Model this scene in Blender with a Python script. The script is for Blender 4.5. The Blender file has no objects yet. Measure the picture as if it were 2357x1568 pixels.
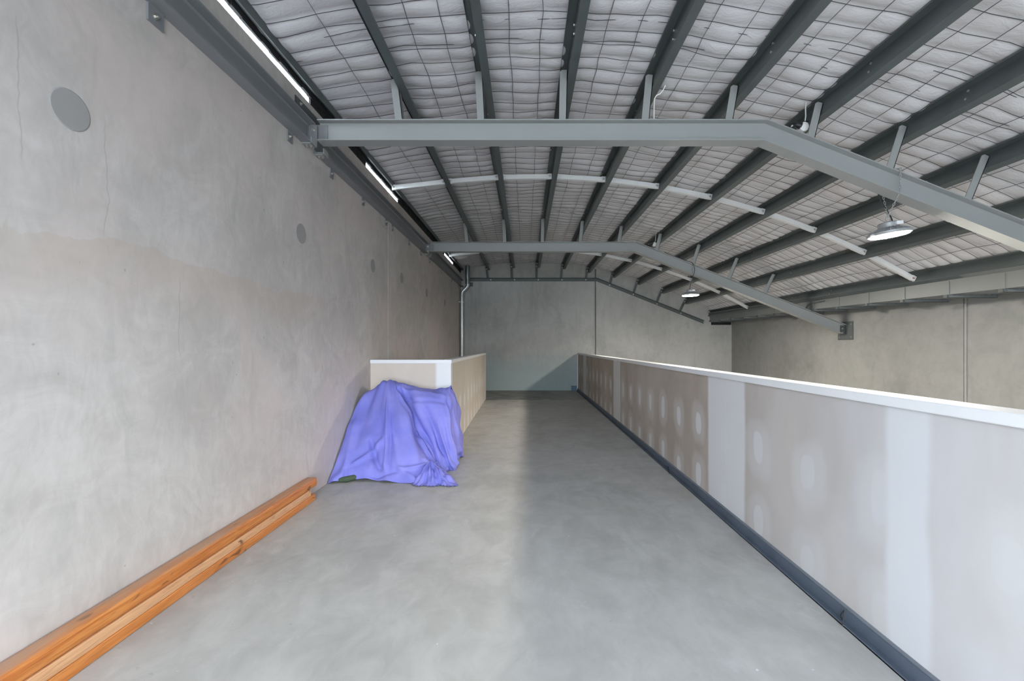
import bpy, bmesh, math, random
import numpy as np
from mathutils import Vector, Matrix

random.seed(7)
rng = np.random.default_rng(7)
S = bpy.context.scene
COL = S.collection

# ------------------------------------------------------------------ camera
W_PX, H_PX, F_PX = 2357.0, 1568.0, 1000.0
VPX, VPY, CAM_H = 1209.0, 796.0, 1.30
cam_d = bpy.data.cameras.new('camera')
cam = bpy.data.objects.new('camera', cam_d)
COL.objects.link(cam)
cam.location = (0, 0, CAM_H)
cam.rotation_euler = (math.pi / 2, 0, 0)
cam_d.sensor_fit = 'HORIZONTAL'
cam_d.sensor_width = 36.0
cam_d.lens = 36.0 * F_PX / W_PX
cam_d.shift_x = -(VPX - W_PX / 2) / W_PX
cam_d.shift_y = (VPY - H_PX / 2) / W_PX
cam_d.clip_start = 0.05
S.camera = cam

# ------------------------------------------------------------------ world (overcast daylight)
SKY_STRENGTH = 13.0
LAMP_STRENGTH = 690.0
EXPOSURE = 0.75
w = bpy.data.worlds.new('overcast_sky')
S.world = w
w.use_nodes = True
bg = w.node_tree.nodes['Background']
bg.inputs[0].default_value = (0.78, 0.885, 1.0, 1)
bg.inputs[1].default_value = SKY_STRENGTH
S.view_settings.view_transform = 'Standard'
S.view_settings.look = 'None'
S.view_settings.gamma = 1.0
S.view_settings.use_curve_mapping = False
S.view_settings.exposure = EXPOSURE
S.cycles.max_bounces = 6
S.cycles.diffuse_bounces = 4
S.cycles.adaptive_threshold = 0.04
S.cycles.glossy_bounces = 2
S.cycles.transmission_bounces = 1
S.cycles.caustics_reflective = False
S.cycles.caustics_refractive = False

# ------------------------------------------------------------------ room numbers (metres)
XL, XR = -1.87, 6.0            # inner faces of the side walls
YF, YE = -2.2, 12.63           # front (window) wall and end wall
Y_R = (3.77, 8.15)             # rafters
JOINT = 5.92                   # panel joint of the side walls
ARC_X, ARC_R = 0.15, 10.16     # barrel roof: arc through the purlin undersides
ARC_Z = 3.565 - ARC_R
PX = [-1.08, -0.36, 0.365, 1.095, 1.82, 2.54, 3.255, 3.955, 4.63, 5.30]
KNEE = 2.06
SLOPE = -0.395

def arc(x, n=0.0):
    """frame on the roof arc above x: origin (x,z), tangent, normal, moved n along the normal"""
    s = (x - ARC_X) / ARC_R
    c = math.sqrt(1 - s * s)
    t, nn = (c, -s), (s, c)
    return (x + nn[0] * n, ARC_Z + ARC_R * c + nn[1] * n), t, nn

# portals at the window openings (they only guide the sky light that is there)
def portal(x0, x1, z0, z1):
    d = bpy.data.lights.new('window_portal', 'AREA')
    d.shape = 'RECTANGLE'; d.size = x1 - x0; d.size_y = z1 - z0
    d.cycles.is_portal = True
    o = bpy.data.objects.new('window_portal', d)
    o.location = ((x0 + x1) / 2, YF - 0.02, (z0 + z1) / 2)
    o.rotation_euler = (math.pi / 2, 0, 0)
    COL.objects.link(o)
WIN = [(-1.78, 1.45, 0.08, 3.05), (2.3, 5.2, -2.9, .7)]
for q in WIN:
    portal(*q)

# ------------------------------------------------------------------ node helpers
def material(name):
    m = bpy.data.materials.new(name)
    m.use_nodes = True
    nt = m.node_tree
    return m, nt, nt.nodes['Principled BSDF']

class N:
    def __init__(s, nt): s.nt = nt
    def new(s, typ, **kw):
        n = s.nt.nodes.new(typ)
        for k, v in kw.items(): setattr(n, k, v)
        return n
    def link(s, a, b): s.nt.links.new(a, b)
    def put(s, sock, v):
        if isinstance(v, bpy.types.NodeSocket): s.link(v, sock)
        else: sock.default_value = v
    def pos(s):
        return s.new('ShaderNodeNewGeometry').outputs['Position']
    def mapped(s, vec, scale=(1, 1, 1), loc=(0, 0, 0)):
        n = s.new('ShaderNodeMapping')
        s.link(vec, n.inputs[0]); n.inputs['Scale'].default_value = scale; n.inputs['Location'].default_value = loc
        return n.outputs[0]
    def noise(s, vec, scale, detail=4, rough=0.55, dist=0.0):
        n = s.new('ShaderNodeTexNoise')
        s.link(vec, n.inputs['Vector']); n.inputs['Scale'].default_value = scale
        n.inputs['Detail'].default_value = detail; n.inputs['Roughness'].default_value = rough
        n.inputs['Distortion'].default_value = dist
        return n
    def ramp(s, v, a, b, c0=0.0, c1=1.0, smooth=True):
        n = s.new('ShaderNodeMapRange')
        n.interpolation_type = 'SMOOTHSTEP' if smooth else 'LINEAR'
        s.link(v, n.inputs[0])
        n.inputs[1].default_value = a; n.inputs[2].default_value = b
        n.inputs[3].default_value = c0; n.inputs[4].default_value = c1
        return n.outputs[0]
    def math(s, op, a, b=0.0, c=0.0):
        n = s.new('ShaderNodeMath', operation=op)
        for i, v in enumerate((a, b, c)): s.put(n.inputs[i], v)
        return n.outputs[0]
    def mix(s, fac, a, b, blend='MIX'):
        n = s.new('ShaderNodeMix', data_type='RGBA', blend_type=blend)
        s.put(n.inputs[0], fac)
        for sock, v in ((n.inputs[6], a), (n.inputs[7], b)):
            if isinstance(v, bpy.types.NodeSocket): s.link(v, sock)
            else: sock.default_value = (*v, 1)
        return n.outputs[2]
    def warp(s, vec, amount, scale):
        nz = s.noise(vec, scale, 2)
        a = s.new('ShaderNodeVectorMath', operation='SUBTRACT')
        s.link(nz.outputs['Color'], a.inputs[0]); a.inputs[1].default_value = (.5, .5, .5)
        b = s.new('ShaderNodeVectorMath', operation='SCALE')
        s.link(a.outputs[0], b.inputs[0]); b.inputs['Scale'].default_value = amount
        c = s.new('ShaderNodeVectorMath', operation='ADD')
        s.link(vec, c.inputs[0]); s.link(b.outputs[0], c.inputs[1])
        return c.outputs[0]
    def bump(s, h, strength, dist=0.01):
        n = s.new('ShaderNodeBump')
        s.link(h, n.inputs['Height']); n.inputs['Strength'].default_value = strength
        n.inputs['Distance'].default_value = dist
        return n.outputs[0]
    def xyz(s, vec):
        n = s.new('ShaderNodeSeparateXYZ'); s.link(vec, n.inputs[0])
        return n.outputs

def rgb(r, g, b):
    f = lambda c: (c / 255 / 12.92) if c / 255 <= .04045 else ((c / 255 + .055) / 1.055) ** 2.4
    return (f(r), f(g), f(b))

def plain(name, col, rough=0.5, metal=0.0, var=0.0, scale=6, bump=0.0, spec=0.5):
    m, nt, b = material(name)
    b.inputs['Roughness'].default_value = rough
    b.inputs['Metallic'].default_value = metal
    b.inputs['Specular IOR Level'].default_value = spec
    g = N(nt)
    nz = g.noise(g.pos(), scale, 5)
    lo = tuple(c * (1 - var) for c in col); hi = tuple(min(1, c * (1 + var)) for c in col)
    g.link(g.mix(nz.outputs[0], lo, hi), b.inputs['Base Color'])
    if bump:
        g.link(g.bump(g.noise(g.pos(), scale * 8, 3).outputs[0], bump, .004), b.inputs['Normal'])
    return m

def concrete(name, lo, hi, stain, swirl=(1, 2.2, 5), swirl_amt=0.35, stain_amt=.5, pit=.35, rough=.75, warp=.6, drips=0.0, bump=.12):
    m, nt, b = material(name)
    g = N(nt); P = g.pos()
    big = g.noise(P, .55, 5, .6, .4)
    wp = g.warp(P, warp, 1.1)
    sw = g.noise(g.mapped(wp, swirl), 2.6, 6, .62, .5)
    sw2 = g.noise(g.mapped(g.warp(P, warp * .6, 2.7), tuple(v * 2.6 for v in swirl)), 2.2, 5, .6, .3)
    f = g.math('ADD', g.math('MULTIPLY', sw.outputs[0], .6), g.math('MULTIPLY', sw2.outputs[0], .4))
    f = g.ramp(f, .33, .67)
    f2 = g.ramp(big.outputs[0], .3, .7)
    f = g.math('ADD', g.math('MULTIPLY', f, swirl_amt), g.math('MULTIPLY', f2, 1 - swirl_amt))
    col = g.mix(f, lo, hi)
    st = g.noise(g.warp(P, .5, 1.7), .8, 6, .65, .6)
    col = g.mix(g.math('MULTIPLY', g.ramp(st.outputs[0], .50, .72), stain_amt), col, stain)
    if drips:
        dr = g.noise(g.mapped(P, (2.2, 2.2, .22)), 2.4, 6, .65, .3)
        col = g.mix(g.math('MULTIPLY', g.ramp(dr.outputs[0], .52, .72), drips), col, tuple(c * .55 for c in lo))
    pn = g.noise(P, 26, 2, .5)
    col = g.mix(g.math('MULTIPLY', g.ramp(pn.outputs[0], .72, .78), pit), col, tuple(c * .45 for c in lo))
    g.link(col, b.inputs['Base Color'])
    b.inputs['Roughness'].default_value = rough
    b.inputs['Specular IOR Level'].default_value = .3
    h = g.math('ADD', g.math('MULTIPLY', sw2.outputs[0], 1.0), g.math('MULTIPLY', g.noise(P, 90, 3).outputs[0], .35))
    if bump > .05: g.link(g.bump(h, bump, .01), b.inputs['Normal'])
    return m, nt, b, g, col

M = {}
def left_wall_material():
    m, nt, b = material('trowelled_concrete')
    g = N(nt); P = g.pos(); x, y, z = g.xyz(P)
    big = g.noise(g.warp(P, .4, 1.0), .7, 4, .6, .5)
    mid = g.noise(g.mapped(g.warp(P, .55, 1.6), (1, 1.2, 1.6)), 2.4, 7, .68, .9)
    fine = g.noise(g.mapped(g.warp(P, .22, 3.5), (1, 4.0, 1.3)), 5.5, 5, .6, .6)
    f = g.math('ADD', g.math('ADD', g.math('MULTIPLY', big.outputs[0], .4), g.math('MULTIPLY', mid.outputs[0], .4)), g.math('MULTIPLY', fine.outputs[0], .2))
    col = g.mix(g.ramp(f, .38, .64), (.435, .402, .375), (.575, .54, .51))
    hue = g.noise(g.warp(P, .5, .9), .9, 5, .6, .4)
    col = g.mix(g.math('MULTIPLY', g.ramp(hue.outputs[0], .45, .66), .65), col, (.57, .485, .455))
    gr = g.noise(g.mapped(g.warp(P, .3, 2), (1, 3.2, .8), (4, 1, 2)), 2.0, 6, .65, .5)
    col = g.mix(g.math('MULTIPLY', g.ramp(gr.outputs[0], .54, .70), .40), col, (.37, .365, .335))
    # pour line about shoulder height with tan bleed under it
    wv = g.noise(g.mapped(P, (1, 1, .3)), 1.3, 5, .6, .3)
    zz = g.math('SUBTRACT', z, g.math('ADD', 1.58, g.math('MULTIPLY', wv.outputs[0], .34)))
    below = g.math('MULTIPLY', g.ramp(zz, -.005, .006, 1, 0), g.ramp(zz, -.42, -.02, 0, 1))
    yr = g.math('MULTIPLY', g.ramp(y, 1.3, 1.7), g.ramp(y, 3.6, 4.3, 1, 0))
    col = g.mix(g.math('MULTIPLY', g.math('MULTIPLY', below, yr), .42), col, (.45, .375, .31))
    # tan blots and hairline cracks
    bl = g.noise(g.mapped(P, (1, 2.2, 1), (0, 3, 1)), 2.7, 4, .6, .8)
    col = g.mix(g.math('MULTIPLY', g.ramp(bl.outputs[0], .68, .76), .55), col, (.40, .33, .25))
    cw = g.noise(g.mapped(P, (1, 0, 1)), 2.2, 4, .6)
    for cy, z0, z1 in ((1.60, 1.95, 2.55), (1.93, 1.75, 2.35), (2.35, 1.2, 1.7), (4.15, 1.5, 2.2)):
        d = g.math('ABSOLUTE', g.math('SUBTRACT', y, g.math('ADD', cy - .06, g.math('MULTIPLY', cw.outputs[0], .12))))
        k = g.math('MULTIPLY', g.ramp(d, .0005, .005, 1, 0), g.math('MULTIPLY', g.ramp(z, z0, z0 + .1), g.ramp(z, z1 - .1, z1, 1, 0)))
        col = g.mix(g.math('MULTIPLY', k, .28), col, (.22, .17, .14))
    pn = g.noise(P, 24, 2, .5)
    col = g.mix(g.math('MULTIPLY', g.ramp(pn.outputs[0], .74, .79), .4), col, (.16, .15, .14))
    g.link(col, b.inputs['Base Color'])
    b.inputs['Roughness'].default_value = .7
    b.inputs['Specular IOR Level'].default_value = .3
    return m
M['wall_l'] = left_wall_material()
M['wall_e'] = concrete('cast_concrete', (.305, .302, .282), (.43, .422, .395), (.245, .245, .228), (2.2, 1, 1.2), .35, .5, .3, drips=.25)
def end_wall_material(pack):
    m, nt, b, g, col = pack
    P = g.pos(); x, y, z = g.xyz(P)
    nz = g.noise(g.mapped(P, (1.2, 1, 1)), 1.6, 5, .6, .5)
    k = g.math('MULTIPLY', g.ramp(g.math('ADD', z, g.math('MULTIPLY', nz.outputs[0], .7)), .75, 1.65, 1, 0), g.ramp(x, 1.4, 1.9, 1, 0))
    col = g.mix(g.math('MULTIPLY', k, .75), col, (.28, .355, .35))  # teal light cast on the low left part, painted into the wall colour
    g.link(col, b.inputs['Base Color'])
    return m
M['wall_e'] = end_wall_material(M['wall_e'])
M['wall_r'] = concrete('weathered_concrete', (.205, .205, .198), (.285, .283, .272), (.16, .16, .152), (1, 1.6, 1.6), .45, .5, .6, drips=.12)[0]
M['patch'] = plain('patch_mortar', (.30, .29, .28), .8, 0, .05, 9)
M['seal_w'] = plain('pale_sealant', (.50, .48, .42), .7, 0, .25, 14)
M['seal_g'] = plain('grey_sealant', (.28, .28, .27), .6, 0, .2, 9)

def floor_material():
    m, nt, b, g, col = concrete('floor_concrete', (.32, .31, .29), (.50, .49, .465), (.36, .335, .295), (1.6, .8, 1), .5, .6, .25, .5, .8, bump=.03)
    P = g.pos(); x, y, z = g.xyz(P)
    # pale scuffs and cement smears
    sm = g.noise(g.warp(g.mapped(P, (1.5, 1.0, 1)), .25, 3), 2.6, 8, .75, .3)
    col = g.mix(g.math('MULTIPLY', g.ramp(sm.outputs[0], .56, .74), .42), col, (.60, .595, .59))
    sk = g.noise(P, 22, 2, .5)
    col = g.mix(g.math('MULTIPLY', g.ramp(sk.outputs[0], .76, .79), .7), col, (.75, .75, .75))
    # darker band of slab beyond the stair enclosure, fainter to the right
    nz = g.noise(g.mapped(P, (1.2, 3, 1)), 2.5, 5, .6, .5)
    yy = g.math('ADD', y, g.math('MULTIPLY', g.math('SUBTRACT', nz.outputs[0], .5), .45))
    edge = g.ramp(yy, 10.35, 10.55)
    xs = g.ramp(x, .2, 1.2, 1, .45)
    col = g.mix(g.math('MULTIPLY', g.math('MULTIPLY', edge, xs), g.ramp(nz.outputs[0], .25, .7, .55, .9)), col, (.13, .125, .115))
    g.link(col, b.inputs['Base Color'])
    g.link(g.ramp(nz.outputs[0], .3, .7, .42, .6), b.inputs['Roughness'])
    b.inputs['Specular IOR Level'].default_value = .4
    return m
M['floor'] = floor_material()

def board_material(name, axis, bands, base, smear, white, row_z=(.62, .15), pitch=.487, phase=0.0, fade=0.0, patch=True):
    """paper-faced plasterboard with jointing-compound bands and screw patches"""
    m, nt, b = material(name)
    g = N(nt); P = g.pos(); xs = g.xyz(P); u, z = xs[axis], xs[2]
    big = g.noise(g.mapped(P, (1, 1, .55)), 1.6, 4, .6, .4)
    col = g.mix(g.ramp(big.outputs[0], .3, .7), base, smear)
    wob = g.noise(P, 2.3, 3)
    if patch:
        fr = g.math('FRACT', g.math('ADD', g.math('DIVIDE', u, pitch), phase))
        du = g.math('MULTIPLY', g.math('ABSOLUTE', g.math('SUBTRACT', fr, .5)), pitch)
        wv = g.noise(g.mapped(P, (2.1, 2.1, 2.1)), 1.0, 1)
        for rz in row_z:
            zz = g.math('SUBTRACT', z, g.math('ADD', rz, g.math('MULTIPLY', g.math('SUBTRACT', wv.outputs[0], .5), .22)))
            for ru, rzz, amt in ((.055, .10, .8), (.15, .19, .28)):
                e = g.math('ADD', g.math('POWER', g.math('ABSOLUTE', g.math('DIVIDE', du, ru)), 2.6),
                           g.math('POWER', g.math('ABSOLUTE', g.math('DIVIDE', zz, rzz)), 2.6))
                e = g.math('ADD', e, g.math('MULTIPLY', g.math('SUBTRACT', wob.outputs[0], .5), 1.6))
                k = g.ramp(e, .65, 1.25, 1, 0) if amt > .5 else g.ramp(e, .2, 1.4, 1, 0)
                if fade and amt > .5: k = g.math('MULTIPLY', k, g.ramp(g.math('ADD', u, g.math('MULTIPLY', big.outputs[0], 1.2)), 2.2, 4.4, .25, 1))
                col = g.mix(g.math('MULTIPLY', k, amt), col, white)
    for c, wd in bands:
        d = g.math('ABSOLUTE', g.math('SUBTRACT', u, c))
        d = g.math('ADD', d, g.math('MULTIPLY', g.math('SUBTRACT', wob.outputs[0], .5), .05))
        col = g.mix(g.math('MULTIPLY', g.ramp(d, wd / 2 - .035, wd / 2 + .01, 1, 0), .93), col, white)
    if fade:   # paler, slightly bluish tone on the near sheets, easing off farther away
        k = g.ramp(u, 1.6, 3.9, fade, 0)
        sk = g.noise(g.mapped(P, (1, 1.3, .7)), 1.4, 4, .6, .6)
        col = g.mix(g.math('MULTIPLY', k, g.ramp(sk.outputs[0], .25, .75, .5, 1)), col, (.55, .56, .585))
    g.link(col, b.inputs['Base Color'])
    b.inputs['Roughness'].default_value = .8
    b.inputs['Specular IOR Level'].default_value = .25
    return m
BEIGE, TAN, WHITE = (.44, .385, .33), (.36, .30, .25), (.62, .61, .60)
M['board_r'] = board_material('plasterboard_parapet', 1, [(3.29, .62), (7.18, .55), (11.05, .62), (1.72, .22)], BEIGE, TAN, WHITE, phase=.5 - (4.28 / .487) % 1 + .0, fade=.7)
M['board_s'] = board_material('plasterboard_stair', 1, [(5.30, .18)], (.52, .475, .41), (.48, .43, .37), WHITE, row_z=(.52, .10), pitch=.46, phase=.3)
M['board_f'] = board_material('plasterboard_front', 0, [(-.96, .26)], (.60, .53, .46), (.56, .48, .41), (.72, .72, .72), patch=False)
M['white'] = plain('white_primed_trim', (.70, .70, .70), .45, 0, .04, 5)
M['cavity'] = plain('bare_stud_steel', (.3, .3, .3), .6, 0, .1)
M['toe'] = plain('toe_angle_paint', (.085, .105, .135), .5, 0, .35, 7)
M['steel'] = plain('grey_painted_steel', (.285, .293, .284), .42, 0, .06, 3)
M['channel'] = plain('channel_grey_paint', (.20, .205, .215), .42, 0, .08, 4)
M['purlin'] = plain('galvanised_purlin', (.095, .112, .112), .38, .2, .22, 5)
M['dark'] = plain('dark_primed_steel', (.075, .085, .083), .5, 0, .12, 6)
M['bridge'] = plain('pale_galvanised', (.74, .75, .74), .42, .15, .08, 8)
M['gutter'] = plain('zinc_gutter', (.165, .175, .175), .45, .1, .08, 5)
M['galv'] = plain('galvanised_pipe', (.46, .48, .47), .32, .55, .12, 8)
M['bolt'] = plain('zinc_bolt', (.50, .48, .43), .3, .8, .2, 40)
M['foam'] = plain('black_foam', (.012, .012, .012), .9, 0, .3, 30, .5)
M['black'] = plain('black_rubber', (.015, .015, .016), .5, 0, .2, 20)
M['white_p'] = plain('white_plastic', (.72, .71, .69), .35, 0, .02)
M['lamp_body'] = plain('lamp_cast_metal', (.30, .31, .31), .45, .2, .05)
M['green'] = plain('green_canvas', (.05, .075, .04), .8, 0, .25, 30, .3)
M['wire'] = plain('mesh_wire', (.085, .085, .09), .5, .2, .1)
M['red'] = plain('red_print', (.35, .01, .03), .6)
M['asphalt'] = plain('forecourt', (.35, .35, .34), .9, 0, .1, 1)
M['roof'] = plain('roof_sheet', (.4, .42, .43), .5, .2, .05)

def blanket_material():
    m, nt, b = material('foil_blanket')
    g = N(nt); P = g.pos()
    nz = g.noise(P, 1.3, 4)
    g.link(g.mix(nz.outputs[0], (.55, .54, .55), (.66, .645, .655)), b.inputs['Base Color'])
    b.inputs['Roughness'].default_value = .55
    wr = g.noise(g.mapped(g.warp(P, .15, 5), (3, 9, 3)), 3.5, 5, .6, .6)
    g.link(g.bump(wr.outputs[0], .35, .02), b.inputs['Normal'])
    return m
M['blanket'] = blanket_material()

def timber_material(name, c1, c2, dusty):
    m, nt, b = material(name)
    g = N(nt); P = g.pos()
    wp = g.warp(P, .03, 2.5)
    gr = g.noise(g.mapped(wp, (26, 1.1, 26)), 2.2, 6, .65, .8)
    fine = g.noise(g.mapped(P, (90, 3.5, 90)), 2.0, 4, .6)
    col = g.mix(g.ramp(gr.outputs[0], .35, .68), c1, c2)
    col = g.mix(g.math('MULTIPLY', g.ramp(fine.outputs[0], .45, .7), .55), col, tuple(c * .5 for c in c1))
    kn = g.noise(g.mapped(P, (6, 2.0, 6), (3.1, .4, 1.2)), 1.9, 2, .5, 1.2)
    col = g.mix(g.math('MULTIPLY', g.ramp(kn.outputs[0], .66, .73), .8), col, (.12, .04, .012))
    sc = g.noise(g.mapped(P, (14, 5, 14)), 3.5, 4, .7, .5)
    col = g.mix(g.math('MULTIPLY', g.ramp(sc.outputs[0], .70, .76), .6), col, (.7, .62, .55))
    if dusty:
        nrm = g.xyz(g.new('ShaderNodeNewGeometry').outputs['Normal'])[2]
        dn = g.noise(g.mapped(P, (8, 1.5, 8)), 2, 4)
        col = g.mix(g.math('MULTIPLY', g.ramp(nrm, .6, .98), g.ramp(dn.outputs[0], .3, .65, .2, .7)), col, (.40, .27, .19))
    g.link(col, b.inputs['Base Color'])
    b.inputs['Roughness'].default_value = .42
    return m
M['timber'] = timber_material('orange_stained_timber', (.46, .135, .024), (.60, .23, .055), True)
M['timber2'] = timber_material('pale_planed_timber', (.60, .31, .15), (.66, .38, .20), False)
M['timber3'] = timber_material('orange_floor_timber', (.52, .17, .035), (.60, .23, .06), False)

def cover_material():
    m, nt, b = material('blue_sheet_cloth')
    g = N(nt); P = g.pos()
    nz = g.noise(P, 3.0, 4, .6, .3)
    g.link(g.mix(g.ramp(nz.outputs[0], .3, .7), (.175, .185, .56), (.24, .235, .61)), b.inputs['Base Color'])
    b.inputs['Roughness'].default_value = .75
    b.inputs['Specular IOR Level'].default_value = .25
    wr = g.noise(g.warp(P, .12, 6), 14, 4, .6, .8)
    g.link(g.bump(wr.outputs[0], .16, .012), b.inputs['Normal'])
    return m
M['cover'] = cover_material()

def lens_material():
    m = bpy.data.materials.new('lit_lens')
    m.use_nodes = True
    nt = m.node_tree
    nt.nodes.remove(nt.nodes['Principled BSDF'])
    e = nt.nodes.new('ShaderNodeEmission')
    e.inputs[0].default_value = (1.0, .93, .82, 1)
    e.inputs[1].default_value = LAMP_STRENGTH
    nt.links.new(e.outputs[0], nt.nodes['Material Output'].inputs[0])
    return m
M['lens'] = lens_material()

# ------------------------------------------------------------------ mesh helpers
class B:
    """collects simple solids into one mesh"""
    def __init__(s): s.v, s.f = [], []
    def add(s, v, f):
        o = len(s.v); s.v += [tuple(p) for p in v]; s.f += [tuple(i + o for i in q) for q in f]; return s
    def box(s, x0, x1, y0, y1, z0, z1):
        v = [(x, y, z) for x in (x0, x1) for y in (y0, y1) for z in (z0, z1)]
        return s.add(v, [(0, 1, 3, 2), (4, 6, 7, 5), (0, 4, 5, 1), (2, 3, 7, 6), (0, 2, 6, 4), (1, 5, 7, 3)])
    def prism(s, poly, y0, y1, axis='y'):
        """polygon in the plane across AXIS, extruded from y0 to y1"""
        n = len(poly)
        mk = {'y': lambda a, b, t: (a, t, b), 'x': lambda a, b, t: (t, a, b), 'z': lambda a, b, t: (a, b, t)}[axis]
        v = [mk(a, b, y0) for a, b in poly] + [mk(a, b, y1) for a, b in poly]
        f = [(i, (i + 1) % n, n + (i + 1) % n, n + i) for i in range(n)]
        return s.add(v, f + [tuple(range(n))[::-1], tuple(range(n, 2 * n))])
    def tube(s, pts, r, seg=8, cap=True):
        pts = [Vector(p) for p in pts]; n = len(pts); rings = []
        up = Vector((0, 0, 1)); v, f = [], []
        prev = None
        for i, p in enumerate(pts):
            d = (pts[min(i + 1, n - 1)] - pts[max(i - 1, 0)]).normalized()
            a = d.cross(up if abs(d.z) < .95 else Vector((1, 0, 0))).normalized() if prev is None else (prev - d * prev.dot(d)).normalized()
            prev = a; c = d.cross(a)
            rr = r[i] if isinstance(r, (list, tuple)) else r
            for k in range(seg):
                t = 2 * math.pi * k / seg
                v.append(p + a * (rr * math.cos(t)) + c * (rr * math.sin(t)))
        for i in range(n - 1):
            for k in range(seg):
                k2 = (k + 1) % seg
                f.append((i * seg + k, i * seg + k2, (i + 1) * seg + k2, (i + 1) * seg + k))
        if cap:
            f.append(tuple(range(seg))[::-1]); f.append(tuple((n - 1) * seg + k for k in range(seg)))
        return s.add(v, f)
    def lathe(s, prof, c=(0, 0, 0), axis='z', seg=24):
        """profile of (radius, height) pairs turned round AXIS through c"""
        v, f = [], []; n = len(prof)
        for r, h in prof:
            for k in range(seg):
                t = 2 * math.pi * k / seg
                a, b2 = r * math.cos(t), r * math.sin(t)
                v.append({'z': (c[0] + a, c[1] + b2, c[2] + h), 'x': (c[0] + h, c[1] + a, c[2] + b2), 'y': (c[0] + a, c[1] + h, c[2] + b2)}[axis])
        for i in range(n - 1):
            for k in range(seg):
                k2 = (k + 1) % seg
                f.append((i * seg + k, i * seg + k2, (i + 1) * seg + k2, (i + 1) * seg + k))
        f.append(tuple(range(seg))[::-1]); f.append(tuple((n - 1) * seg + k for k in range(seg)))
        return s.add(v, f)
    def torus(s, c, R, r, e1, e2, seg=16, sub=6, stretch=1.0):
        e1, e2, c = Vector(e1), Vector(e2), Vector(c); e3 = e1.cross(e2)
        v, f = [], []
        for i in range(seg):
            t = 2 * math.pi * i / seg
            d = e1 * math.cos(t) + e2 * math.sin(t)
            base = c + e1 * (R * math.cos(t)) + e2 * (R * stretch * math.sin(t))
            for k in range(sub):
                q = 2 * math.pi * k / sub
                v.append(base + d * (r * math.cos(q)) + e3 * (r * math.sin(q)))
        for i in range(seg):
            for k in range(sub):
                i2, k2 = (i + 1) % seg, (k + 1) % sub
                f.append((i * sub + k, i2 * sub + k, i2 * sub + k2, i * sub + k2))
        return s.add(v, f)

def mesh_of(name, b, mat, smooth=False, bevel=0.0):
    me = bpy.data.meshes.new(name)
    me.from_pydata([tuple(p) for p in b.v], [], b.f)
    bm = bmesh.new(); bm.from_mesh(me)
    bmesh.ops.recalc_face_normals(bm, faces=bm.faces)
    if bevel:
        bmesh.ops.bevel(bm, geom=[e for e in bm.edges if e.is_manifold and e.calc_face_angle(0) > .5], offset=bevel, segments=2, affect='EDGES', clamp_overlap=True)
    bm.to_mesh(me); bm.free()
    me.materials.append(mat)
    if smooth:
        me.polygons.foreach_set('use_smooth', [True] * len(me.polygons))
        try: me.set_sharp_from_angle(angle=math.radians(40))
        except Exception: pass
    return me

def obj(name, b, mat, parent=None, smooth=False, bevel=0.0, me=None):
    o = bpy.data.objects.new(name, me or mesh_of(name, b, mat, smooth, bevel))
    COL.objects.link(o)
    if parent is not None:
        o.parent = parent
        o.matrix_parent_inverse = Matrix.Translation(-world_loc(parent))
    return o

def world_loc(o):
    """every object here is only translated, so world places add up"""
    p = Vector(o.location)
    if o.parent is not None:
        p = p + o.matrix_parent_inverse.to_translation() + world_loc(o.parent)
    return p

def tag(o, label=None, cat=None, group=None, kind=None):
    for k, v in (('label', label), ('category', cat), ('group', group), ('kind', kind)):
        if v: o[k] = v
    return o

def thing(name, label, cat, loc=(0, 0, 0), group=None, kind=None):
    o = bpy.data.objects.new(name, None)
    o.empty_display_size = .1
    COL.objects.link(o); o.location = loc
    return tag(o, label, cat, group, kind)

def struct(name, loc=(0, 0, 0)):
    o = bpy.data.objects.new(name, None); o.empty_display_size = .1
    COL.objects.link(o); o.location = loc; o['kind'] = 'structure'
    return o

def thick(pts, t):
    """closed outline of an open polyline (2-D) given thickness t"""
    L, R = [], []
    n = len(pts)
    for i, p in enumerate(pts):
        def nrm(a, b):
            d = (b[0] - a[0], b[1] - a[1]); l = math.hypot(*d); return (-d[1] / l, d[0] / l)
        n1 = nrm(pts[i - 1], p) if i else None
        n2 = nrm(p, pts[i + 1]) if i < n - 1 else None
        if n1 and n2:
            m = (n1[0] + n2[0], n1[1] + n2[1]); k = 1 / max(.3, (1 + n1[0] * n2[0] + n1[1] * n2[1])); q = (m[0] * k, m[1] * k)
        else: q = n1 or n2
        L.append((p[0] + q[0] * t / 2, p[1] + q[1] * t / 2)); R.append((p[0] - q[0] * t / 2, p[1] - q[1] * t / 2))
    return L + R[::-1]

ORD = ['first', 'second', 'third', 'fourth', 'fifth', 'sixth', 'seventh', 'eighth', 'ninth', 'tenth', 'eleventh', 'twelfth']

# ------------------------------------------------------------------ the setting
fl = obj('floor', B().box(XL, 1.62, YF, YE, -.25, 0), M['floor']); fl['kind'] = 'structure'
fl2 = obj('floor', B().box(XL - .15, XR + .15, YF, YE, -3.2, -3.0), M['asphalt']); fl2['kind'] = 'structure'
gr = obj('ground_forecourt', B().box(-40, 40, -60, YF - .2, -3.3, -3.05), M['asphalt']); gr['kind'] = 'structure'

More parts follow.
